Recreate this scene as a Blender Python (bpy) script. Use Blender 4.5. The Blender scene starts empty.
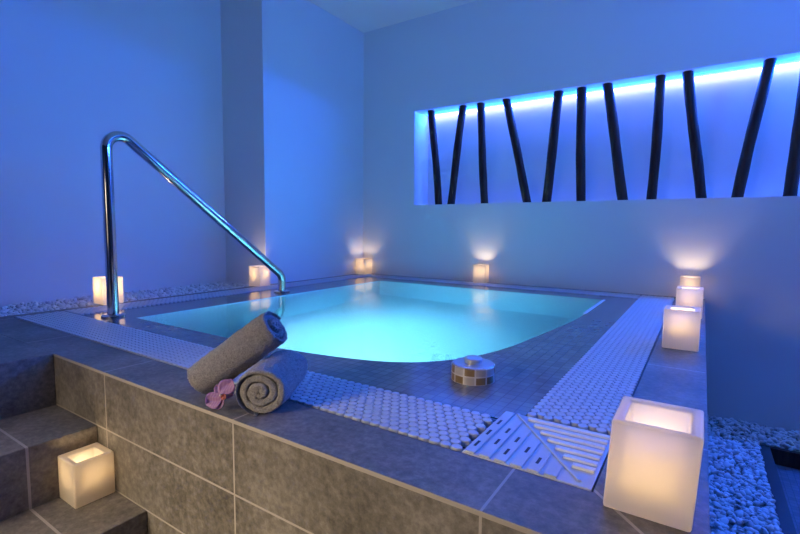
import bpy, bmesh, math, random
from mathutils import Vector, Matrix
random.seed(7)
SC = bpy.context.scene
COL = SC.collection
PI = math.pi

# ------------------------------------------------------------------ helpers
def obj(name, bm, mats, parent=None, smooth=False, bevel=0.0, seg=2, auto=None):
    me = bpy.data.meshes.new(name)
    bm.normal_update()
    bm.to_mesh(me); bm.free()
    for m in (mats if isinstance(mats, (list, tuple)) else [mats]):
        me.materials.append(m)
    if smooth:
        for p in me.polygons: p.use_smooth = True
    o = bpy.data.objects.new(name, me); COL.objects.link(o)
    if parent: o.parent = parent
    if bevel:
        b = o.modifiers.new('bevel', 'BEVEL'); b.width = bevel; b.segments = seg
        b.limit_method = 'ANGLE'; b.angle_limit = math.radians(40)
    if auto is not None:
        for p in me.polygons: p.use_smooth = True
        me.set_sharp_from_angle(angle=math.radians(auto))
    return o

def thing(name, label, cat, loc=(0, 0, 0), rotz=0.0, group=None):
    o = bpy.data.objects.new(name, None); COL.objects.link(o)
    o.empty_display_size = 0.05
    o.location = loc; o.rotation_euler = (0, 0, rotz)
    o['label'] = label; o['category'] = cat
    if group: o['group'] = group
    return o

def tag(o, label, cat, group=None, kind=None):
    o['label'] = label; o['category'] = cat
    if group: o['group'] = group
    if kind: o['kind'] = kind
    return o

def struct(o, label=None):
    o['kind'] = 'structure'
    if label: o['label'] = label
    return o

def box(bm, x0, x1, y0, y1, z0, z1, mi=0):
    v = [bm.verts.new(p) for p in ((x0,y0,z0),(x1,y0,z0),(x1,y1,z0),(x0,y1,z0),(x0,y0,z1),(x1,y0,z1),(x1,y1,z1),(x0,y1,z1))]
    for f in ((3,2,1,0),(4,5,6,7),(0,1,5,4),(1,2,6,5),(2,3,7,6),(3,0,4,7)):
        bm.faces.new([v[i] for i in f]).material_index = mi

def quad(bm, pts, mi=0):
    f = bm.faces.new([bm.verts.new(p) for p in pts]); f.material_index = mi
    return f

def tube(bm, pts, r, n=20, cap=True, rf=None):
    pts = [Vector(p) for p in pts]
    rings = []
    t0 = (pts[1]-pts[0]).normalized()
    ref = Vector((1,0,0)) if abs(t0.x) < .9 else Vector((0,1,0))
    u = t0.cross(ref).normalized()
    for i, p in enumerate(pts):
        t = ((pts[min(i+1,len(pts)-1)]-p).normalized() + (p-pts[max(i-1,0)]).normalized()).normalized()
        u = (u - t*u.dot(t)).normalized(); w = t.cross(u)
        rr = r if rf is None else rf(i/(len(pts)-1))*r
        rings.append([bm.verts.new(p + (u*math.cos(2*PI*k/n)+w*math.sin(2*PI*k/n))*rr) for k in range(n)])
    for a, b in zip(rings, rings[1:]):
        for k in range(n):
            bm.faces.new((a[k], a[(k+1)%n], b[(k+1)%n], b[k]))
    if cap:
        bm.faces.new(rings[0][::-1]); bm.faces.new(rings[-1])

def lathe(bm, prof, n=32, c=(0,0,0), mi=0):
    rings = []
    for r, z in prof:
        rings.append([bm.verts.new((c[0]+r*math.cos(2*PI*k/n), c[1]+r*math.sin(2*PI*k/n), c[2]+z)) for k in range(n)])
    for a, b in zip(rings, rings[1:]):
        for k in range(n):
            bm.faces.new((a[k], a[(k+1)%n], b[(k+1)%n], b[k])).material_index = mi
    bm.faces.new(rings[0][::-1]).material_index = mi
    bm.faces.new(rings[-1]).material_index = mi

# ------------------------------------------------------------------ materials
class NT:
    def __init__(s, name):
        s.m = bpy.data.materials.new(name); s.m.use_nodes = True
        s.t = s.m.node_tree; s.t.nodes.clear()
        s.out = s.t.nodes.new('ShaderNodeOutputMaterial')
    def n(s, typ, **kw):
        nd = s.t.nodes.new(typ)
        for k, v in kw.items(): setattr(nd, k, v)
        return nd
    def l(s, a, b): s.t.links.new(a, b)
    def setv(s, nd, **kw):
        for k, v in kw.items():
            nd.inputs[k.replace('_', ' ')].default_value = v
        return nd
    def math(s, op, a, b=None, c=None):
        nd = s.n('ShaderNodeMath', operation=op)
        for i, v in enumerate((a, b, c)):
            if v is None: continue
            if isinstance(v, (int, float)): nd.inputs[i].default_value = v
            else: s.l(v, nd.inputs[i])
        return nd.outputs[0]
    def mix(s, fac, a, b):
        nd = s.n('ShaderNodeMix', data_type='RGBA')
        for i, v in ((0, fac), (6, a), (7, b)):
            if isinstance(v, (int, float)): nd.inputs[i].default_value = v
            elif isinstance(v, tuple): nd.inputs[i].default_value = (*v[:3], 1)
            else: s.l(v, nd.inputs[i])
        return nd.outputs[2]
    def noise(s, scale, detail=4, rough=.55, vec=None):
        nd = s.n('ShaderNodeTexNoise'); nd.inputs['Scale'].default_value = scale
        nd.inputs['Detail'].default_value = detail; nd.inputs['Roughness'].default_value = rough
        if vec is None:
            vec = s.coord()
        s.l(vec, nd.inputs['Vector'])
        return nd.outputs['Fac']
    def coord(s):
        if not hasattr(s, '_c'): s._c = s.n('ShaderNodeTexCoord').outputs['Object']
        return s._c
    def xyz(s):
        if not hasattr(s, '_x'):
            nd = s.n('ShaderNodeSeparateXYZ'); s.l(s.coord(), nd.inputs[0]); s._x = nd.outputs
        return s._x
    def ramp(s, fac, stops):
        nd = s.n('ShaderNodeValToRGB'); s.l(fac, nd.inputs[0])
        e = nd.color_ramp.elements
        while len(e) < len(stops): e.new(.5)
        for el, (p, c) in zip(e, stops): el.position = p; el.color = (*c, 1)
        return nd.outputs[0]
    def bump(s, h, strength=.3, dist=.005):
        nd = s.n('ShaderNodeBump'); nd.inputs['Strength'].default_value = strength; nd.inputs['Distance'].default_value = dist
        s.l(h, nd.inputs['Height']); return nd.outputs[0]
    def bsdf(s, color=None, rough=.5, metal=0., spec=.5, coat=0., normal=None, ior=1.5, **kw):
        nd = s.n('ShaderNodeBsdfPrincipled')
        if color is not None:
            if isinstance(color, tuple): nd.inputs['Base Color'].default_value = (*color, 1)
            else: s.l(color, nd.inputs['Base Color'])
        if isinstance(rough, (int, float)): nd.inputs['Roughness'].default_value = rough
        else: s.l(rough, nd.inputs['Roughness'])
        nd.inputs['Metallic'].default_value = metal
        nd.inputs['Specular IOR Level'].default_value = spec
        nd.inputs['Coat Weight'].default_value = coat
        nd.inputs['IOR'].default_value = ior
        if normal is not None: s.l(normal, nd.inputs['Normal'])
        for k, v in kw.items(): nd.inputs[k.replace('_', ' ')].default_value = v
        s.l(nd.outputs[0], s.out.inputs[0])
        return nd
    def line(s, c, period, offset, w):      # 1 on a joint of width w
        a = s.math('SUBTRACT', c, offset)
        a = s.math('WRAP', a, period/2, -period/2)
        a = s.math('ABSOLUTE', a)
        return s.math('LESS_THAN', a, w/2)

def plaster(name, col=(.80, .80, .80)):
    t = NT(name)
    c = t.mix(t.noise(1.3, 3), tuple(.97*k for k in col), col)
    t.bsdf(c, .75, spec=.2, normal=t.bump(t.noise(160, 3), .12, .002))
    return t.m
M = {}
M['wall'] = plaster('wall_paint')
M['tan_wall'] = plaster('tan_paint', (.15, .11, .07))
M['ceiling'] = plaster('ceiling_paint', (.82, .82, .82))

def stone(name, joints):
    """taupe porcelain stone tile; joints(t) returns the grout mask"""
    t = NT(name)
    a = t.noise(5.5, 7, .65); b = t.noise(60, 5, .7); g = t.noise(260, 2, .6)
    base = t.ramp(t.math('ADD', t.math('MULTIPLY', a, .45), t.math('MULTIPLY', b, .55)),
                  [(.36, (.090, .080, .062)), (.5, (.190, .169, .135)), (.63, (.310, .280, .230))])
    base = t.mix(t.math('MULTIPLY', g, .28), base, (.08, .072, .062))
    j = joints(t)
    col = t.mix(j, base, (.42, .375, .31))
    h = t.math('SUBTRACT', t.math('MULTIPLY', b, .35), t.math('MULTIPLY', j, .6))
    t.bsdf(col, t.math('ADD', .42, t.math('MULTIPLY', b, .2)), spec=.45, normal=t.bump(h, .35, .003))
    return t.m
def mx(t, *m):
    r = m[0]
    for k in m[1:]: r = t.math('MAXIMUM', r, k)
    return r
XG = -.268
def j_front(t):
    x, y, z = t.xyz()
    edge = t.math('GREATER_THAN', z, -.009)
    return mx(t, t.line(x, .61, XG, .005), t.line(z, .18, 0, .005), edge)
def j_deck(t):
    x, y, z = t.xyz()
    fr = t.math('LESS_THAN', y, .80)                       # front strip: cross joints in x, right strip: in y
    dl = t.math('LESS_THAN', x, -.132)
    a = t.math('MULTIPLY', t.math('MULTIPLY', t.line(x, .61, XG, .005), fr), dl)
    rt = t.math('MULTIPLY', t.math('GREATER_THAN', x, -.132), t.math('GREATER_THAN', y, .82))
    b = t.math('MULTIPLY', t.line(y, .61, 1.09, .005), rt)
    lf = t.math('MULTIPLY', t.math('LESS_THAN', x, -2.73), t.math('GREATER_THAN', y, .82))
    b2 = t.math('MULTIPLY', t.line(y, .61, 1.09, .005), lf)
    dg = t.math('ABSOLUTE', t.math('SUBTRACT', t.math('ADD', x, y), .6765))   # mitre at the front right corner
    m = t.math('MULTIPLY', t.math('LESS_THAN', dg, .0042), t.math('GREATER_THAN', x, -.16))
    return mx(t, a, b, b2, m)
def j_step(t):
    x, y, z = t.xyz()
    return mx(t, t.line(y, .61, .465, .007))
M['front_tile'] = stone('stone_front', j_front)
M['deck_tile'] = stone('stone_deck', j_deck)
M['step_tile'] = stone('stone_step', j_step)
def j_floor(t):
    x, y, z = t.xyz(); return mx(t, t.line(x, .6, 0, .006), t.line(y, .6, 0, .006))
M['floor_tile'] = stone('stone_floor', j_floor)

def mosaic(name, ca, cb, grout, size, rough, spec, coat, ripple=0., ior=1.5):
    t = NT(name); x, y, z = t.xyz()
    s = t.n('ShaderNodeVectorMath', operation='DIVIDE'); t.l(t.coord(), s.inputs[0]); s.inputs[1].default_value = (size,)*3
    fl = t.n('ShaderNodeVectorMath', operation='FLOOR'); t.l(s.outputs[0], fl.inputs[0])
    wn = t.n('ShaderNodeTexWhiteNoise'); t.l(fl.outputs[0], wn.inputs['Vector'])
    col = t.mix(wn.outputs['Value'], ca, cb)
    j = mx(t, t.line(x, size, 0, size*.09), t.line(y, size, 0, size*.09), t.line(z, size, size*.47, size*.09))
    col = t.mix(j, col, grout)
    nrm = None
    if ripple:
        nrm = t.bump(t.noise(9, 2), ripple, .004)
    b = t.bsdf(col, rough, spec=spec, coat=coat, ior=ior, normal=nrm)
    return t.m
M['ledge'] = mosaic('wet_beige_mosaic', (.18, .160, .140), (.24, .215, .185), (.13, .118, .105), .03, .20, .45, .3, .14, 1.35)
M['basin'] = mosaic('pale_basin_mosaic', (.62, .78, .80), (.72, .86, .88), (.55, .68, .70), .03, .35, .4, 0.)
M['foot_basin'] = mosaic('blue_grey_mosaic', (.16, .18, .21), (.20, .22, .26), (.13, .15, .18), .03, .22, .5, .3)

t = NT('white_grate_plastic')
t.bsdf(t.mix(t.noise(30, 3), (.47, .49, .51), (.56, .58, .60)), .38, spec=.5, normal=t.bump(t.noise(400, 2), .08, .001)); M['grate'] = t.m
t = NT('grate_rib_plastic'); t.bsdf(t.mix(t.noise(30, 3), (.70, .71, .70), (.80, .81, .80)), .4, spec=.5); M['rib'] = t.m
t = NT('dark_slot'); t.bsdf(t.mix(t.noise(40, 2), (.012, .014, .016), (.025, .027, .03)), .6); M['slot'] = t.m
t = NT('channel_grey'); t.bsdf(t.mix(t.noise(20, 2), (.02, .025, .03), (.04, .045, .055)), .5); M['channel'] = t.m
t = NT('polished_steel'); t.bsdf(t.mix(t.noise(12, 2), (.60, .60, .60), (.66, .66, .66)), t.math('ADD', .07, t.math('MULTIPLY', t.noise(80, 3), .06)), metal=1.); M['steel'] = t.m

def wax(name):
    t = NT(name)
    c = t.mix(t.noise(18, 4), (.94, .87, .74), (.97, .91, .80))
    d = t.n('ShaderNodeBsdfDiffuse'); t.l(c, d.inputs[0])
    tr = t.n('ShaderNodeBsdfTranslucent'); t.l(c, tr.inputs[0])
    mm = t.n('ShaderNodeMixShader'); mm.inputs[0].default_value = .69; t.l(d.outputs[0], mm.inputs[1]); t.l(tr.outputs[0], mm.inputs[2])
    g = t.n('ShaderNodeBsdfGlossy'); g.inputs['Roughness'].default_value = .35
    fr = t.n('ShaderNodeFresnel'); fr.inputs[0].default_value = 1.4
    k = t.math('MULTIPLY', fr.outputs[0], .5)
    m2 = t.n('ShaderNodeMixShader'); t.l(k, m2.inputs[0]); t.l(mm.outputs[0], m2.inputs[1]); t.l(g.outputs[0], m2.inputs[2])
    t.l(m2.outputs[0], t.out.inputs[0])
    return t.m
M['wax'] = wax('white_wax')
t = NT('candle_flame'); e = t.n('ShaderNodeEmission'); e.inputs[0].default_value = (1, .62, .25, 1); e.inputs[1].default_value = 25; t.l(e.outputs[0], t.out.inputs[0]); M['flame'] = t.m
t = NT('tea_light_cup'); t.bsdf(t.mix(t.noise(50, 2), (.55, .55, .55), (.7, .7, .7)), .35, metal=.8); M['cup'] = t.m
t = NT('black_wick'); t.bsdf(t.mix(t.noise(300, 2), (.02, .018, .015), (.05, .04, .03)), .9); M['wick'] = t.m

t = NT('dark_wood')
gv = t.n('ShaderNodeMapping'); t.l(t.coord(), gv.inputs[0]); gv.inputs['Scale'].default_value = (9, 9, 1.2)
gr = t.noise(4, 6, .65, gv.outputs[0])
t.bsdf(t.ramp(gr, [(.3, (.018, .010, .008)), (.55, (.045, .024, .018)), (.8, (.085, .048, .034))]), .6, spec=.3, normal=t.bump(gr, .5, .006)); M['wood'] = t.m

t = NT('towel_terry')
fz = t.noise(300, 3, .75); bl = t.noise(110, 4, .7)
t.bsdf(t.ramp(t.math('ADD', t.math('MULTIPLY', fz, .6), t.math('MULTIPLY', bl, .4)), [(.34, (.20, .182, .160)), (.5, (.42, .39, .35)), (.66, (.66, .62, .56))]), .95, spec=.1, normal=t.bump(t.math('ADD', fz, t.math('MULTIPLY', bl, .8)), 1.0, .008), Sheen_Weight=.35, Sheen_Roughness=.5); M['towel'] = t.m

t = NT('orchid_petal')
rd = t.noise(55, 4, .6)
vein = t.n('ShaderNodeTexWave'); vein.inputs['Scale'].default_value = 60; vein.inputs['Distortion'].default_value = 3
t.l(t.coord(), vein.inputs['Vector'])
pc = t.mix(rd, (.34, .13, .33), (.56, .33, .48))
pc = t.mix(t.math('MULTIPLY', vein.outputs['Fac'], .35), pc, (.22, .05, .25))
t.bsdf(pc, .5, spec=.3, Subsurface_Weight=.15); M['petal'] = t.m
t = NT('orchid_lip'); t.bsdf(t.mix(t.noise(90, 3), (.30, .03, .13), (.62, .25, .06)), .45); M['lip'] = t.m
t = NT('orchid_column'); t.bsdf(t.mix(t.noise(90, 3), (.75, .55, .5), (.8, .7, .45)), .45); M['column'] = t.m

def pebble_mat():
    t = NT('white_marble_pebble')
    nf = t.n('ShaderNodeNewGeometry')
    rnd = nf.outputs['Random Per Island']
    c = t.ramp(rnd, [(0, (.5, .49, .48)), (.12, (.68, .67, .65)), (.5, (.80, .79, .77)), (1, (.88, .87, .85))])
    c = t.mix(t.math('MULTIPLY', t.noise(90, 3), .3), c, (.55, .54, .53))
    t.bsdf(c, .55, spec=.4, normal=t.bump(t.noise(130, 3), .2, .002))
    return t.m
M['pebble'] = pebble_mat()
t = NT('gravel_ground'); t.bsdf(t.mix(t.noise(60, 4), (.10, .10, .10), (.2, .2, .19)), .9); M['gravel'] = t.m
t = NT('button_top'); t.bsdf(t.mix(t.noise(40, 3), (.45, .46, .47), (.55, .56, .57)), .22, metal=.35, spec=.6); M['button_top'] = t.m

t = NT('button_tiles')    # ring of small tiles: angle / height grid
x, y, z = t.xyz()
ang = t.math('ARCTAN2', y, x)
u = t.math('MULTIPLY', ang, 12/(2*PI)); v = t.math('DIVIDE', t.math('ADD', z, .001), .0245)
cb = t.n('ShaderNodeCombineXYZ'); t.l(t.math('FLOOR', u), cb.inputs[0]); t.l(t.math('FLOOR', v), cb.inputs[1])
wn = t.n('ShaderNodeTexWhiteNoise'); t.l(cb.outputs[0], wn.inputs['Vector'])
tc = t.ramp(wn.outputs['Value'], [(0, (.20, .13, .05)), (.46, (.23, .15, .06)), (.48, (.36, .33, .30)), (.7, (.42, .39, .36)), (1, (.50, .47, .44))])
j = mx(t, t.line(u, 1, 0, .13), t.line(v, 1, 0, .16))
t.bsdf(t.mix(j, tc, (.58, .55, .52)), .28, spec=.5); M['button_tile'] = t.m

t = NT('pool_water')
g = t.n('ShaderNodeBsdfGlass'); g.inputs['IOR'].default_value = 1.33; g.inputs['Roughness'].default_value = 0.0
g.inputs['Color'].default_value = (1, 1, 1, 1)
h = t.math('ADD', t.noise(5, 2), t.math('MULTIPLY', t.noise(14, 2), .3))
t.l(t.bump(h, .25, .012), g.inputs['Normal'])
t.l(g.outputs[0], t.out.inputs[0])
va = t.n('ShaderNodeVolumeAbsorption'); va.inputs[0].default_value = (.52, .86, .95, 1); va.inputs[1].default_value = 2.4
vs = t.n('ShaderNodeVolumeScatter'); vs.inputs[0].default_value = (.8, .95, 1, 1); vs.inputs[1].default_value = .7
ad = t.n('ShaderNodeAddShader'); t.l(va.outputs[0], ad.inputs[0]); t.l(vs.outputs[0], ad.inputs[1])
t.l(ad.outputs[0], t.out.inputs[1])
M['water'] = t.m

def emis(name, col, s):
    t = NT(name); e = t.n('ShaderNodeEmission'); e.inputs[0].default_value = (*col, 1); e.inputs[1].default_value = s
    t.l(e.outputs[0], t.out.inputs[0]); return t.m
BLUE = (.002, .10, 1.0)
M['led'] = emis('led_blue', (.29, .31, 1.0), 13)
M['warm_lamp'] = emis('lamp_glass', (1, .82, .62), .8)
M['pool_lens'] = emis('pool_lens', (.25, .85, 1.0), 8)
t = NT('lamp_metal'); t.bsdf(t.mix(t.noise(20, 2), (.5, .5, .5), (.6, .6, .6)), .3, metal=.9); M['lamp_metal'] = t.m

# ------------------------------------------------------------------ measures
XR, YF, YB = .032, .645, 3.578          # platform right edge, front edge, back wall
XL = -2.80                              # platform left edge
GX0, GX1, GY0, GY1 = -2.73, -.132, .800, 3.52      # outer rectangle of the overflow channel
IX0, IX1, IY0, IY1 = -2.55, -.330, 1.003, 3.34     # inner rectangle of the channel
FL = -.78                               # lower floor
H = 2.2816
WXL, WXR, WYF = -3.27, 2.3, -2.6        # left wall, right wall, wall behind the camera
PX, PY = -2.785, 2.37                   # corner of the projecting wall
XS = (-1.846, -1.548, -1.270, -.985)    # step risers
NX0, NX1, NZ0, NZ1, NYB = -2.2055, 1.90, .6534, 1.4828, 3.83   # niche

# ------------------------------------------------------------------ room shell
bm = bmesh.new()
quad(bm, [(WXL-.0,WYF,FL),(WXR,WYF,FL),(WXR,YB,FL),(WXL,YB,FL)])
# opening of the sunken basin is cut as separate floor pieces
bm.clear()
PBX0, PBX1, PBY0, PBY1 = .33, 1.9, .9, 3.28
for (a,b,c_,d) in ((WXL-.1,PBX0,WYF-.1,YB+.1),(PBX1,WXR+.1,WYF-.1,YB+.1),(PBX0,PBX1,WYF-.1,PBY0),(PBX0,PBX1,PBY1,YB+.1)):
    box(bm, a, b, c_, d, FL-.25, FL)
struct(obj('floor', bm, M['floor_tile']), 'stone tiled floor around the pool platform')

bm = bmesh.new(); box(bm, WXL-.15, WXR+.15, WYF-.15, NYB+.15, H, H+.12)
struct(obj('ceiling', bm, M['ceiling']), 'plain pale ceiling')

bm = bmesh.new()       # back wall with the niche let into it
Y2 = NYB+.12
box(bm, PX-.2, NX0, YB, Y2, FL-.2, H)
box(bm, NX1, WXR+.15, YB, Y2, FL-.2, H)
box(bm, NX0, NX1, YB, Y2, FL-.2, NZ0)
box(bm, NX0, NX1, YB, Y2, NZ1, H)
box(bm, NX0, NX1, NYB, Y2, NZ0, NZ1)
struct(obj('wall_back', bm, M['wall']), 'white back wall with a long lit niche')

bm = bmesh.new(); box(bm, WXL-.15, WXL, WYF-.15, PY, FL-.2, H)
struct(obj('wall_left', bm, M['wall']), 'white left wall behind the pebble bed')
bm = bmesh.new(); box(bm, WXL-.15, PX, PY, YB, FL-.2, H)
struct(obj('wall_projection', bm, M['wall']), 'projecting wall end in the far left corner')
bm = bmesh.new(); box(bm, WXR, WXR+.15, WYF-.15, YB, FL-.2, H)
struct(obj('wall_right', bm, M['tan_wall']))
bm = bmesh.new(); box(bm, WXL, WXR, WYF-.15, WYF, FL-.2, H)
struct(obj('wall_front', bm, M['tan_wall']))

# ------------------------------------------------------------------ platform (deck, sides, channel, ledge)
bm = bmesh.new()
def ring(bm, o, i, z, mi):
    (a,b,c,d), (e,f,g,h) = o, i
    quad(bm, [(a,c,z),(b,c,z),(f,g,z),(e,g,z)], mi); quad(bm, [(b,c,z),(b,d,z),(f,h,z),(f,g,z)], mi)
    quad(bm, [(b,d,z),(a,d,z),(e,h,z),(f,h,z)], mi); quad(bm, [(a,d,z),(a,c,z),(e,g,z),(e,h,z)], mi)
def skirt(bm, r, z0, z1, mi, inward):
    a,b,c,d = r
    P = [(a,c),(b,c),(b,d),(a,d)]
    for k in range(4):
        p, q = P[k], P[(k+1)%4]
        f = [(*p,z0),(*q,z0),(*q,z1),(*p,z1)]
        quad(bm, f[::-1] if inward else f, mi)
ring(bm, (XL, XR, YF, YB), (GX0, GX1, GY0, GY1), 0, 0)                 # deck strips
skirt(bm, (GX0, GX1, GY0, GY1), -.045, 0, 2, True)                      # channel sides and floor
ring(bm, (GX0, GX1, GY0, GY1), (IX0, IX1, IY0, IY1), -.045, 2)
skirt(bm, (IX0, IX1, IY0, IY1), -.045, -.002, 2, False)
quad(bm, [(XL,YF,FL),(XR,YF,FL),(XR,YF,0),(XL,YF,0)], 1)               # front side
quad(bm, [(XR,YF,FL),(XR,YB,FL),(XR,YB,0),(XR,YF,0)], 0)               # right side
quad(bm, [(XL,YB,FL),(XL,YF,FL),(XL,YF,0),(XL,YB,0)], 0)
bmesh.ops.recalc_face_normals(bm, faces=[f for f in bm.faces if False])
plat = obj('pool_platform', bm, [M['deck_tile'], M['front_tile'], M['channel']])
struct(plat, 'raised stone tiled pool surround')

# basin outline (counter clockwise), a rounded seat fills the near right corner
BX0, BX1, BY0, BY1 = -2.27, -.50, 1.135, 3.15
def smooth_curve(P, n=7):
    out = []
    for i in range(len(P)-1):
        p0 = Vector(P[max(i-1,0)]); p1 = Vector(P[i]); p2 = Vector(P[i+1]); p3 = Vector(P[min(i+2,len(P)-1)])
        for k in range(n):
            u_ = k/n
            out.append(tuple(.5*((2*p1)+(p2-p0)*u_+(2*p0-5*p1+4*p2-p3)*u_**2+(3*p1-p0-3*p2+p3)*u_**3)))
    out.append(P[-1]); return out
curve = smooth_curve([(-1.55,BY0),(-1.18,1.155),(-.85,1.235),(-.685,1.385),(-.60,1.60),(-.555,1.90),(-.51,2.30),(BX1,2.55)])
outline = [(BX0,BY0)] + curve + [(BX1,BY1),(BX0,BY1)]
ZL, ZF = -.002, -.70
bm = bmesh.new()
vo = [bm.verts.new((x,y,ZL)) for x,y in ((IX0,IY0),(IX1,IY0),(IX1,IY1),(IX0,IY1))]
vi = [bm.verts.new((x,y,ZL)) for x,y in outline]
eo = [bm.edges.new((vo[k], vo[(k+1)%4])) for k in range(4)]
ei = [bm.edges.new((vi[k], vi[(k+1)%len(vi)])) for k in range(len(vi))]
bmesh.ops.triangle_fill(bm, use_beauty=True, use_dissolve=False, edges=eo+ei)
for f in list(bm.faces):
    c = f.calc_center_median()
    if f.normal.z < 0: f.normal_flip()
# lip with a small drop, then walls and floor
lo = [bm.verts.new((x,y,ZF)) for x,y in outline]
n = len(outline)
for k in range(n):
    bm.faces.new((vi[k], lo[k], lo[(k+1)%n], vi[(k+1)%n])).material_index = 1
ff = bm.faces.new(lo); ff.material_index = 1
bm.normal_update()
if ff.normal.z < 0: ff.normal_flip()
basin = obj('pool_basin', bm, [M['ledge'], M['basin']])
struct(basin, 'sunken pool basin with a wet beige mosaic rim')

bm = bmesh.new()
wv = [bm.verts.new((x,y,-.006)) for x,y in outline]
f = bm.faces.new(wv); bm.normal_update()
if f.normal.z < 0: f.normal_flip()
tag(obj('pool_water', bm, M['water']), 'glowing turquoise water filling the square pool', 'water', kind='stuff')

bm = bmesh.new(); box(bm, BX1-.012, BX1+.004, 2.56, BY1, -.03, -.0008)
struct(obj('trim_3', bm, M['rib']))

# stairs and the landing to their left
bm = bmesh.new()
Y0 = -.9
def prism_steps(bm):
    lv = [0, -.18, -.36, -.54, FL]
    box(bm, WXL, XS[0], Y0, YF, FL, 0)
    for k in range(3):
        box(bm, XS[k], XS[k+1], Y0, YF-.0005, FL, lv[k+1])
prism_steps(bm)
struct(obj('stair_flight', bm, M['step_tile'], bevel=.003), 'stone tiled steps rising to the pool deck')
bm = bmesh.new()
box(bm, WXL, XL, YF, PY, FL, -.035)
struct(obj('pebble_trough', bm, M['gravel']))

# sunken foot basin at the right
bm = bmesh.new()
ZB = FL-.085
quad(bm, [(PBX0,PBY0,ZB),(PBX1,PBY0,ZB),(PBX1,PBY1,ZB),(PBX0,PBY1,ZB)], 0)
struct(obj('foot_basin', bm, M['foot_basin']), 'shallow sunken foot basin in the floor')
bm = bmesh.new()
k = .052
box(bm, PBX0, PBX0+k, PBY0, PBY1-.02, ZB, FL+.004, 0)
struct(obj('trim_1', bm, M['channel']))
bm = bmesh.new()
box(bm, PBX0+k, PBX1, PBY1-.03, PBY1, ZB, FL+.002, 0)
struct(obj('trim_2', bm, M['wood']))

# ------------------------------------------------------------------ pebbles
def pebble_bed(name, label, regions, step, size, zf):
    src = bmesh.new(); bmesh.ops.create_icosphere(src, subdivisions=2, radius=1)
    sv = [v.co.copy() for v in src.verts]; sf = [[v.index for v in f.verts] for f in src.faces]; src.free()
    V, F = [], []
    for (x0,x1,y0,y1,test) in regions:
        nx = int((x1-x0)/step); ny = int((y1-y0)/step)
        for layer in range(2):
            for i in range(nx+1):
                for j in range(ny+1):
                    if layer and random.random() < .55: continue
                    px = x0+(i+random.uniform(.1,.9))*step*(x1-x0)/(max(nx,1)*step); py = y0+(j+random.uniform(.1,.9))*step
                    s = size*random.uniform(.65,1.25)
                    a,b,c = s*random.uniform(.8,1.25), s*random.uniform(.65,1.0), s*random.uniform(.45,.75)
                    px = min(max(px, x0+s*.9), x1-s*.9); py = min(max(py, y0+s*.9), y1-s*.9)
                    if test and not test(px,py): continue
                    R = Matrix.Rotation(random.uniform(0,2*PI),3,'Z') @ Matrix.Rotation(random.gauss(0,.35),3,'X') @ Matrix.Rotation(random.gauss(0,.35),3,'Y')
                    ph = [random.uniform(0,6.3) for _ in range(3)]
                    off = len(V); z = zf + c*.8 + layer*size*.75
                    for p in sv:
                        w = 1+.16*math.sin(2.4*p.x+ph[0])+.15*math.sin(2.9*p.y+ph[1])+.12*math.sin(2.6*p.z+ph[2])
                        q = R @ Vector((p.x*a*w,p.y*b*w,p.z*c*w))
                        V.append((px+q.x, py+q.y, z+q.z))
                    F += [[off+t_ for t_ in f] for f in sf]
    me = bpy.data.meshes.new(name); me.from_pydata(V, [], F); me.materials.append(M['pebble'])
    for p in me.polygons: p.use_smooth = True
    o = bpy.data.objects.new(name, me); COL.objects.link(o)
    return tag(o, label, 'pebbles', kind='stuff')
pebble_bed('pebbles', 'white pebbles along the foot of the left wall',
           [(WXL, XL, YF, PY, None)], .024, .0135, -.030)
pebble_bed('pebbles', 'white pebbles lit blue on the floor right of the pool platform',
           [(XR, PBX0, 1.5, PBY1, None), (XR, 1.2, PBY1, YB, None)], .0245, .0138, FL)

# ------------------------------------------------------------------ overflow grates
def pads(bm, x0, x1, y0, y1, along):
    """rows of interlocking rounded pads; along = run direction"""
    pa, pc = .0255, .0200           # pitch along / across
    L = (x1-x0) if along == 'x' else (y1-y0)
    W = (y1-y0) if along == 'x' else (x1-x0)
    nr = int(round(W/pc)); pc = W/nr
    na = int(L/pa); pa = L/na
    K = 8; zt, zb = .0035, -.010
    for r in range(nr):
        for k in range(na):
            s = (k+.5)*pa + (pa/2 if r % 2 else 0)
            if s > L-.3*pa: continue
            w = (r+.5)*pc
            ring_t, ring_b = [], []
            for q in range(K):
                a = 2*PI*(q+.5)/K
                ds, dw = .0124*math.cos(a), .0113*math.sin(a)
                S, Wd = s+ds, min(max(w+dw, 0), W)
                cx, cy = (x0+S, y0+Wd) if along == 'x' else (x0+Wd, y0+S)
                S2, W2 = s+ds*.88, min(max(w+dw*.88, 0), W)
                tx, ty = (x0+S2, y0+W2) if along == 'x' else (x0+W2, y0+S2)
                ring_t.append(bm.verts.new((tx, ty, zt))); ring_b.append((bm.verts.new((cx, cy, zt-.0013)), bm.verts.new((cx, cy, zb))))
            seq = 1 if along == 'x' else -1
            f = bm.faces.new(ring_t[::seq])
            for q in range(K):
                q2 = (q+1) % K
                A, B = ring_b[q], ring_b[q2]
                bm.faces.new([ring_t[q], A[0], B[0], ring_t[q2]][::seq])
                bm.faces.new([A[0], A[1], B[1], B[0]][::seq])
    # bearer rods beneath the pads
    for r in range(nr):
        w = (r+.5)*pc
        if along == 'x': box(bm, x0, x1, y0+w-.003, y0+w+.003, -.014, -.009)
        else: box(bm, x0+w-.003, x0+w+.003, y0, y1, -.014, -.009)
    # side rails carrying the grate on the channel floor
    for w0 in (0, W-.004):
        if along == 'x': box(bm, x0, x1, y0+w0, y0+w0+.004, -.045, -.004)
        else: box(bm, x0+w0, x0+w0+.004, y0, y1, -.045, -.004)

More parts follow.
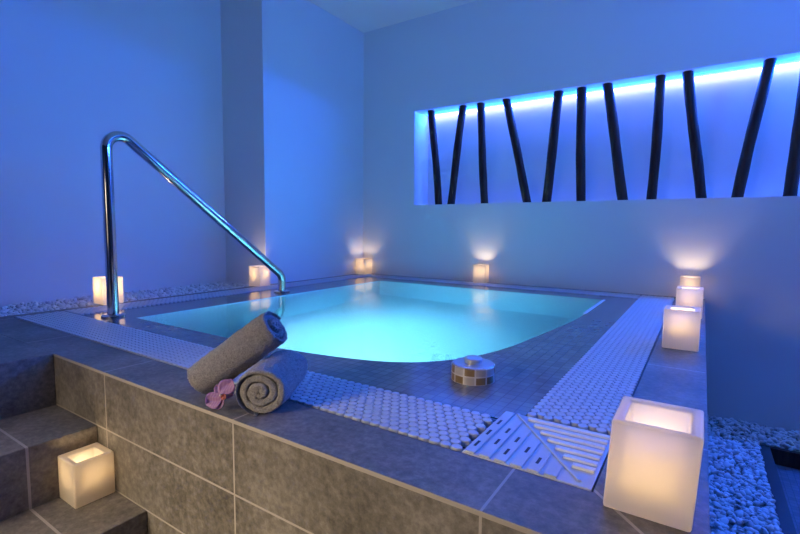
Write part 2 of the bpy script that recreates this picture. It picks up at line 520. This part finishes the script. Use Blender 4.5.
CX0, CY1 = -.378, 1.048
def grate(label, *a):
    bm = bmesh.new(); pads(bm, *a)
    return tag(obj('overflow_grate', bm, M['grate']), label, 'grate', 'plastic grates round the pool')
grate('white plastic overflow grate along the front of the pool, beside the towels', GX0+.003, CX0-.002, GY0+.003, IY0-.003, 'x')
grate('white plastic overflow grate along the right side, beside the row of candles', IX1+.003, GX1-.003, CY1+.002, GY1-.003, 'y')
grate('narrow white overflow grate along the left side behind the handrail', GX0+.003, IX0-.003, IY0+.003, IY1-.003, 'y')
grate('distant white overflow grate along the back wall edge of the pool', GX0+.003, IX1-.003, IY1+.003, GY1-.003, 'x')

cg = thing('corner_grate', 'ribbed white square grate at the near right corner of the pool', 'grate', (0,0,0), 0, 'plastic grates round the pool')
x0, x1, y0, y1 = CX0+.001, GX1-.003, GY0+.003, CY1
zt = .001
bm = bmesh.new()
# L-shaped tray: square minus the ledge corner is only a sliver, so the tray stays a square resting over channel and ledge
box(bm, x0, x1, y0, y1, -.004, zt)
box(bm, x0+.004, x1-.004, y0+.004, y0+.010, -.045, -.004); box(bm, x1-.012, x1-.004, y0+.004, y1-.01, -.045, -.004)
obj('tray', bm, M['grate'], cg, bevel=.0015)
A = Vector((IX1-.015, y1-.004)); B = Vector((x1-.022, y0+.016))     # dividing diagonal
def dx(y): return A.x+(B.x-A.x)*(y-A.y)/(B.y-A.y)
def dy(x): return A.y+(B.y-A.y)*(x-A.x)/(B.x-A.x)
bm = bmesh.new()
npl = 7; pit = (B.x-x0)/npl; ht = .0035
for k in range(npl):
    xa = x0+.004+k*pit; xb = xa+pit*.70
    top = min(y1-.006, dy(xb)-.012) if xb > A.x else y1-.006
    if top < y0+.02: continue
    box(bm, xa, xb, y0+.003, top, zt-.0005, zt+ht)
    xs = xa+pit*.24; xe = xa+pit*.42
    top2 = min(y1-.006, dy(xe)-.016) if xe > A.x else y1-.01
    yy = y0+.030+(.03 if k%2 else 0)
    while yy+.026 < top2:
        sl = bmesh.new(); box(sl, xs, xe, yy, yy+.026, zt, zt+ht+.0003); obj('drain_slot', sl, M['slot'], cg); yy += .062
obj('lengthways_ribs', bm, M['grate'], cg, bevel=.0012)
bm = bmesh.new()
nb = 8; pit = (y1-y0-.03)/nb
for k in range(nb):
    ya = y0+.032+k*pit; yb_ = ya+pit*.5
    xa = dx(ya)+.012
    if xa > x1-.03: continue
    box(bm, xa, x1-.006, ya, yb_, zt-.0005, zt+.005)
obj('crosswise_ribs', bm, M['rib'], cg, bevel=.0012)
bm = bmesh.new()
d = (B-A).normalized(); nn = Vector((-d.y, d.x))*.0035
v = [bm.verts.new((*(p), z)) for z in (zt-.0005, zt+.003) for p in (A-nn, B-nn, B+nn, A+nn)]
for f in ((3,2,1,0),(4,5,6,7),(0,1,5,4),(1,2,6,5),(2,3,7,6),(3,0,4,7)): bm.faces.new([v[i] for i in f])
bmesh.ops.recalc_face_normals(bm, faces=bm.faces)
obj('diagonal_rib', bm, M['grate'], cg, bevel=.001)

# ------------------------------------------------------------------ handrail
hr = thing('handrail', 'polished steel handrail sloping down into the left side of the pool', 'handrail', (-2.390, 1.089, 0))
pts = [(0,0,.004)] + [(0,0,.1*k) for k in range(1,8)] + [(0,0,.77)]
r, zs = .068, .805
th = math.radians(39.8)
for k in range(0, 15):
    a = (PI/2+th)*k/14
    pts.append((0, r-r*math.cos(a), zs+r*math.sin(a)))
py, pz = pts[-1][1], pts[-1][2]
ye, ze = 2.25-1.089, .052
for k in range(1, 12): pts.append((0, py+(ye-py)*k/12*.985, pz+(ze-pz)*k/12*.985))
r2 = .035
e = Vector(pts[-1]); dirv = Vector((0, math.cos(th), -math.sin(th)))
for k in range(1, 8):
    a = th+(PI/2-th)*k/7
    e = e+Vector((0, math.cos(a), -math.sin(a)))*.0085; pts.append(tuple(e))
pts.append((0, e.y, .004))
bm = bmesh.new(); tube(bm, pts, .0255, 24)
obj('rail', bm, M['steel'], hr, auto=50)
for yy in (0, e.y):
    bm = bmesh.new(); lathe(bm, [(.052,0),(.052,.006),(.047,.010),(.030,.013)], 32, (0,yy,.0))
    obj('flange', bm, M['steel'], hr, auto=40)

# ------------------------------------------------------------------ candles
def candle(label, x, y, z, w, d, hgt, rot=0., watt=.5, wall=.020, cav=.10, lean=0., lift=.05, soft=.018):
    c = thing('candle_lantern', label, 'candle', (x, y, z), rot, 'square wax lanterns round the pool')
    bm = bmesh.new()
    X, Y = w/2, d/2; xi, yi = X-wall, Y-wall; zb = hgt-cav
    o0 = [bm.verts.new(p) for p in ((-X,-Y,0),(X,-Y,0),(X,Y,0),(-X,Y,0))]
    o1 = [bm.verts.new(p) for p in ((-X,-Y,hgt),(X,-Y,hgt),(X,Y,hgt),(-X,Y,hgt))]
    i1 = [bm.verts.new(p) for p in ((-xi,-yi,hgt-.002),(xi,-yi,hgt-.002),(xi,yi,hgt-.002),(-xi,yi,hgt-.002))]
    i0 = [bm.verts.new(p) for p in ((-xi,-yi,zb),(xi,-yi,zb),(xi,yi,zb),(-xi,yi,zb))]
    bm.faces.new(o0[::-1]); bm.faces.new(i0)
    for k in range(4):
        q = (k+1)%4
        bm.faces.new((o0[k],o0[q],o1[q],o1[k])); bm.faces.new((o1[k],o1[q],i1[q],i1[k])); bm.faces.new((i1[k],i1[q],i0[q],i0[k]))
    for v in bm.verts: v.co.x += lean*(v.co.z/hgt-.5)
    obj('wax_body', bm, M['wax'], c, bevel=.005, seg=3, auto=60)
    tl = bmesh.new(); lathe(tl, [(.0185,0),(.019,.014),(.0175,.014),(.0172,.009)], 24, (0,0,zb))
    tl = obj('tea_light', tl, M['cup'], c, auto=40)
    wk = bmesh.new(); tube(wk, [(0,0,zb+.006),(0,0,zb+.019)], .0009, 6); obj('wick', wk, M['wick'], tl)
    fm = bmesh.new(); lathe(fm, [(.0006,0),(.0032,.005),(.0035,.009),(.002,.016),(.0003,.023)], 12, (0,0,zb+.017)); obj('flame', fm, M['flame'], tl, smooth=True)
    L = bpy.data.lights.new('candle_light', 'POINT'); L.energy = watt*2.05; L.color = (1, .74, .45); L.shadow_soft_size = soft
    lo = bpy.data.objects.new('candle_light', L); COL.objects.link(lo); lo.parent = c; lo.location = (0, 0, zb+lift)
    return c
candle('largest white wax candle lantern in the foreground, on the near right corner of the deck', -.047, .829, 0, .121, .128, .147, 0, .37, .016, .115, .008, .034, .014)
candle('white wax candle lantern on the right deck strip, nearest of the far row of three', -.049, 2.033, 0, .118, .118, .150, 0, .85)
candle('white wax candle lantern on right deck strip, middle one of the far row', -.040, 2.80, 0, .118, .118, .150, 0, 1.2)
candle('white wax candle lantern in the back right corner, farthest of the row of three', -.052, 3.49, 0, .110, .110, .150, 0, 1.3)
candle('white wax candle lantern at the foot of the back wall under the niche', -1.505, 3.505, .004, .105, .105, .150, .1, 1.0)
candle('white wax candle lantern in the far left corner of the two walls', -2.700, 3.485, .004, .115, .115, .148, .0, .6)
candle('white wax candle lantern behind the lower end of the handrail', -2.755, 2.285, .004, .112, .112, .150, .08, .8)
candle('white wax candle lantern behind the upright post of the handrail', -2.795, 1.252, .004, .112, .112, .150, .0, .6)
candle('white wax candle lantern standing on a stair tread at the lower left', -1.491, .587, -.36, .106, .108, .130, 0, .26, .017, .085, 0, .028, .012)

# ------------------------------------------------------------------ rolled towels
def towel(label, A, B, rx, rz, turns, phase, group):
    A, B = Vector(A), Vector(B)
    ax = (B-A); L = ax.length; ax.normalize()
    side = ax.cross(Vector((0,0,1))).normalized(); up = side.cross(ax).normalized()
    root = thing('rolled_towel', label, 'towel', (A.x, A.y, 0), 0, group)
    bm = bmesh.new()
    N = 200
    def S(t_): return min(1.0, .20+.80*t_/(turns-1))
    svals = [0, .008, .022, .05] + [.05+.9*k/44 for k in range(1, 44)] + [.95, .978, .992, 1]
    shr = {0: .45, 1: .78, 2: .94}
    rows = []
    def pt(ang_turn, r, s):
        a = phase + 2*PI*ang_turn
        wob = 1+.014*math.sin(7*s+a*2)+.012*math.sin(13*s+3*a)+.012*math.sin(2*a+1)
        ln = (s-.5)*L*(1+.03*math.sin(ang_turn*2.2+.5))
        return (A+B)/2 - root.location + ax*ln + (side*math.cos(a)*rx + up*math.sin(a)*rz)*r*wob
    tend = turns-.22
    prof = []
    for i in range(N+1):
        tt = i/N*tend
        ro = S(tt); ri = S(tt-1)+.045 if tt >= 1 else .02+.04*tt
        prof.append((tt, min(ri, ro-.02), ro))
    M_ = len(svals)
    for j, s in enumerate(svals):
        k = shr.get(min(j, M_-1-j), 1.0)
        loop = [(tt, (ri+ro)/2+(ro-ri)/2*k) for tt, ri, ro in prof] + [(tt, (ri+ro)/2-(ro-ri)/2*k) for tt, ri, ro in prof[::-1]]
        rows.append([bm.verts.new(pt(t_, r_, s)) for t_, r_ in loop])
    m = len(rows[0])
    for a, b in zip(rows, rows[1:]):
        for k in range(m):
            bm.faces.new((a[k], b[k], b[(k+1)%m], a[(k+1)%m]))
    for row, fl in ((rows[0], False), (rows[-1], True)):
        for i in range(N):
            f = [row[i], row[i+1], row[m-2-i], row[m-1-i]]
            bm.faces.new(f[::-1] if fl else f)
    bmesh.ops.recalc_face_normals(bm, faces=bm.faces)
    # soften the rims of the end faces and give the pile a slight irregularity
    o = obj('cloth_roll', bm, M['towel'], root, smooth=True)
    tx = bpy.data.textures.new('pile', 'CLOUDS'); tx.noise_scale = .005
    dm = o.modifiers.new('pile', 'DISPLACE'); dm.texture = tx; dm.strength = .007; dm.mid_level = .5
    tx2 = bpy.data.textures.new('slump', 'CLOUDS'); tx2.noise_scale = .07
    dm2 = o.modifiers.new('slump', 'DISPLACE'); dm2.texture = tx2; dm2.strength = .006; dm2.mid_level = .5
    return root
towel('rolled grey towel lying on the deck with its spiral end towards the front edge', (-.842,.692,.056), (-.935,.862,.056), .060, .055, 3.3, -2.2, 'rolled grey towels on the deck')
towel('rolled grey towel propped slanting on top of the other towel', (-1.074,.697,.040), (-.899,.796,.1885), .050, .0465, 3.3, 2.4, 'rolled grey towels on the deck')

# ------------------------------------------------------------------ orchid blossom
oc = thing('orchid_blossom', 'pink and purple orchid blossom lying between the two towels', 'flower', (-.943,.664,.004))
F_ = Vector((.55,-.75,.38)).normalized()           # facing direction
U_ = (Vector((0,0,1))-F_*F_.z).normalized(); S_ = U_.cross(F_)
OC = Vector((.004,-.004,.036))
def petal(name, ang, ln, wd, curl, mat, back=0.):
    bm = bmesh.new(); nu, nv = 10, 8; g = []
    dr = U_*math.sin(ang)+S_*math.cos(ang); sd = F_.cross(dr)
    for i in range(nu+1):
        u_ = i/nu; w = wd*math.sin(PI*min(1,(u_*.93+.05)))**.65*(.55+.6*u_ if u_ < .75 else 1.0)
        row = []
        for j in range(nv+1):
            v_ = j/nv*2-1
            p = OC + dr*(ln*u_*(1-.10*v_*v_*u_)) + sd*(w*v_*.5) + F_*(curl*(u_**2)+.006*v_*v_*u_-back+.0016*math.sin(7*u_+5*v_))
            row.append(bm.verts.new(p))
        g.append(row)
    for i in range(nu):
        for j in range(nv): bm.faces.new((g[i][j], g[i+1][j], g[i+1][j+1], g[i][j+1]))
    o = obj(name, bm, mat, oc, smooth=True)
    s = o.modifiers.new('thick', 'SOLIDIFY'); s.thickness = .0012
    return o
petal('petal', math.radians(62), .043, .047, -.003, M['petal'])
petal('petal', math.radians(212), .042, .047, -.004, M['petal'])
petal('sepal', math.radians(125), .030, .024, -.004, M['petal'], .002)
petal('sepal', math.radians(258), .034, .026, -.004, M['petal'], .002)
petal('sepal', math.radians(5), .026, .020, -.004, M['petal'], .002)
petal('lip', math.radians(330), .017, .016, .011, M['lip'], -.002)
bm = bmesh.new(); tube(bm, [OC, OC+F_*.006+U_*.001, OC+F_*.011-U_*.001], .0032, 10, True, lambda q: 1-.35*q)
obj('flower_column', bm, M['column'], oc, smooth=True)

# ------------------------------------------------------------------ air button in the pool rim
bt = thing('air_button', 'small round tiled air button rising from the near rim of the pool', 'button', (-.548, 1.235, ZL))
bm = bmesh.new(); lathe(bm, [(.064,0),(.064,.044),(.0615,.0465)], 48); obj('tiled_drum', bm, M['button_tile'], bt, auto=40)
bm = bmesh.new(); lathe(bm, [(.0615,.0465),(.060,.0485),(.030,.0495)], 48); obj('top_plate', bm, M['button_top'], bt, auto=40)
bm = bmesh.new(); lathe(bm, [(.024,.049),(.0245,.056),(.0265,.058),(.0265,.0625),(.024,.065),(.010,.066)], 40); obj('push_cap', bm, M['button_top'], bt, auto=35)

# ------------------------------------------------------------------ niche: poles and light
PYc = YB+.062
bars = [(-2.069,-1.983),(-1.762,-1.864),(-1.603,-1.546),(-1.379,-1.181),(-.967,-1.032),(-.806,-.777),(-.629,-.489),(-.293,-.310),(-.139,-.024),(.283,.168),(.462,.430)]
plab = ['leftmost dark wooden pole in the lit wall niche, beside its left end',
        'second dark wooden pole from the left in the niche, leaning right at the top',
        'third dark wooden pole from the left in the niche, nearly upright',
        'fourth dark wooden pole from the left in the niche, leaning strongly left at the top',
        'fifth dark wooden pole from the left in the niche, leaning right at the top',
        'sixth dark wooden pole from the left in the niche, upright and above the back wall candle side',
        'seventh dark wooden pole from the left in the niche, leaning left at the top',
        'eighth dark wooden pole from the left in the niche, almost upright',
        'ninth dark wooden pole from the left in the niche, leaning left',
        'tenth dark wooden pole from the left in the niche, leaning strongly right at the top',
        'rightmost dark wooden pole in the niche, cut by the edge of the photo']
plab[5] = 'sixth dark wooden pole from the left in the niche, exactly upright'
for i, (xt, xb) in enumerate(bars):
    bm = bmesh.new(); n = 24; P = []
    for k in range(n+1):
        s = k/n
        P.append((xb+(xt-xb)*s + .003*math.sin(5*s+i*1.7), PYc+.003*math.sin(4*s+i), NZ0+.001+(NZ1-NZ0-.002)*s))
    rr = random.uniform(.031,.035)
    rings = []
    for k, p in enumerate(P):
        q = k/n; r_ = rr*(1+.025*math.sin(11*q+i*2.1)+.015*math.sin(23*q+i))
        rings.append([bm.verts.new((p[0]+r_*math.cos(2*PI*j/18), p[1]+r_*math.sin(2*PI*j/18), p[2])) for j in range(18)])
    for a, b in zip(rings, rings[1:]):
        for j in range(18): bm.faces.new((a[j], a[(j+1)%18], b[(j+1)%18], b[j]))
    bm.faces.new(rings[0][::-1]); bm.faces.new(rings[-1])
    o = obj('wooden_pole', bm, M['wood'], None, auto=50)
    # origin at its foot
    o.data.transform(Matrix.Translation((-xb, -PYc, -NZ0))); o.location = (xb, PYc, NZ0)
    tag(o, plab[i], 'pole', 'dark wooden poles standing in the niche')

ls = thing('led_strip', 'blue light strip running along the top back edge of the niche', 'light', ((NX0+NX1)/2, NYB-.03, NZ1-.012))
LL = NX1-NX0-.06
bm = bmesh.new(); box(bm, -LL/2, LL/2, -.004, .024, .002, .0118); obj('profile', bm, M['lamp_metal'], ls)
bm = bmesh.new(); box(bm, -LL/2, LL/2, -.008, .021, -.006, .002); box(bm, -LL/2, LL/2, -.0085, -.0042, .0018, .0117); obj('diffuser', bm, M['led'], ls)

def area(name, loc, rot, sx, sy, power, color, parent=None, spread=None, spec=None):
    L = bpy.data.lights.new(name, 'AREA'); L.shape = 'RECTANGLE'; L.size = sx; L.size_y = sy; L.energy = power; L.color = color
    if spread: L.spread = spread
    o = bpy.data.objects.new(name, L); COL.objects.link(o); o.location = loc; o.rotation_euler = rot
    if parent: o.parent = parent
    return o
area('strip_light', (LL/2-.72, -.014, -.010), (math.radians(-87), 0, 0), 1.42, .02, 70, BLUE, ls)
area('strip_light', (0, -.012, -.010), (math.radians(-75), 0, 0), LL, .02, 80, BLUE, ls)

# ------------------------------------------------------------------ lamps of the room and an added blue fill
def floor_lamp(label, x, y, power, beam):
    r = thing('floor_lantern', label, 'lamp', (x, y, FL), -.40)
    bm = bmesh.new(); box(bm, -.52, .52, -.12, .12, 0, .03); box(bm, -.48, .48, -.10, .05, .03, 1.67); obj('housing', bm, M['lamp_metal'], r, bevel=.004)
    bm = bmesh.new(); box(bm, -.46, .46, .05, .07, 1.05, 1.65); obj('glass', bm, M['warm_lamp'], r, bevel=.003)
    area('lamp_light', (0, .08, 1.36), (math.radians(66), 0, 0), .88, .55, power, (1, .80, .56), r, math.radians(105))
    area('lamp_beam', (0, .08, 1.36), (math.radians(54), 0, 0), .88, .55, beam, (1, .80, .56), r, math.radians(62))
floor_lamp('warm floor lantern standing behind the viewpoint', -1.5, -1.4, 5, 15)

bl = thing('added_blue_uplight', 'added unseen blue fill lamp high on the right wall', 'lamp', (WXR, 1.9, 1.5))  # unseen uplight, added to wash the ceiling and back wall with blue
bm = bmesh.new(); box(bm, -.04, 0, -.5, .5, -.08, .08); obj('housing', bm, M['lamp_metal'], bl, bevel=.004)
bm = bmesh.new(); box(bm, -.05, -.04, -.48, .48, -.06, .06); obj('glass', bm, M['led'], bl)
area('blue_fill', (-.09, 0, .03), (0, math.radians(150), 0), .12, .96, 115, (.006, .15, 1.0), bl)

def pool_light(label, x, y, z, power, ang):
    r = thing('pool_light', label, 'light', (x, y, z), ang)
    bm = bmesh.new(); lathe(bm, [(.085,0),(.085,.012),(.07,.018)], 32); o = obj('bezel', bm, M['steel'], r, auto=40); o.rotation_euler = (-PI/2, 0, 0)
    bm = bmesh.new(); lathe(bm, [(.066,.012),(.066,.022),(.05,.026)], 32); o = obj('lens', bm, M['pool_lens'], r, auto=40); o.rotation_euler = (-PI/2, 0, 0)
    area('underwater_light', (0, .05, 0), (math.radians(70), 0, 0), .12, .12, power, (.85, .95, 1.0), r, math.radians(82))
pool_light('underwater lamp in the near wall of the basin, left', -1.60, BY0+.004, -.30, 36, 0)
pool_light('underwater lamp in the near wall of the basin, right', -1.02, 1.205, -.30, 46, .28)

# ------------------------------------------------------------------ world, camera, view
w = bpy.data.worlds.new('world'); SC.world = w; w.use_nodes = True
w.node_tree.nodes['Background'].inputs[0].default_value = (.02, .03, .05, 1); w.node_tree.nodes['Background'].inputs[1].default_value = .2

f_px, yaw, pitch, roll = 459.7169, .5808, .0834, .0092
fwd = Vector((-math.sin(yaw)*math.cos(pitch), math.cos(yaw)*math.cos(pitch), -math.sin(pitch)))
right = Vector((math.cos(yaw), math.sin(yaw), 0)); up = right.cross(fwd)
r2_ = right*math.cos(roll)+up*math.sin(roll); u2_ = -right*math.sin(roll)+up*math.cos(roll)
cam = bpy.data.cameras.new('camera'); co = bpy.data.objects.new('camera', cam); COL.objects.link(co)
cam.sensor_width = 36; cam.sensor_fit = 'HORIZONTAL'; cam.lens = f_px/800*36; cam.clip_start = .01
co.matrix_world = Matrix(((r2_.x,u2_.x,-fwd.x,0),(r2_.y,u2_.y,-fwd.y,0),(r2_.z,u2_.z,-fwd.z,.44),(0,0,0,1)))
SC.camera = co
SC.view_settings.view_transform = 'Standard'; SC.view_settings.look = 'None'; SC.view_settings.gamma = 1; SC.view_settings.exposure = 0
SC.view_settings.use_curve_mapping = False
cy = SC.cycles
cy.use_denoising = True
cy.max_bounces = 12; cy.diffuse_bounces = 6; cy.glossy_bounces = 5; cy.transmission_bounces = 10
cy.sample_clamp_indirect = 6
cy.blur_glossy = 1.0
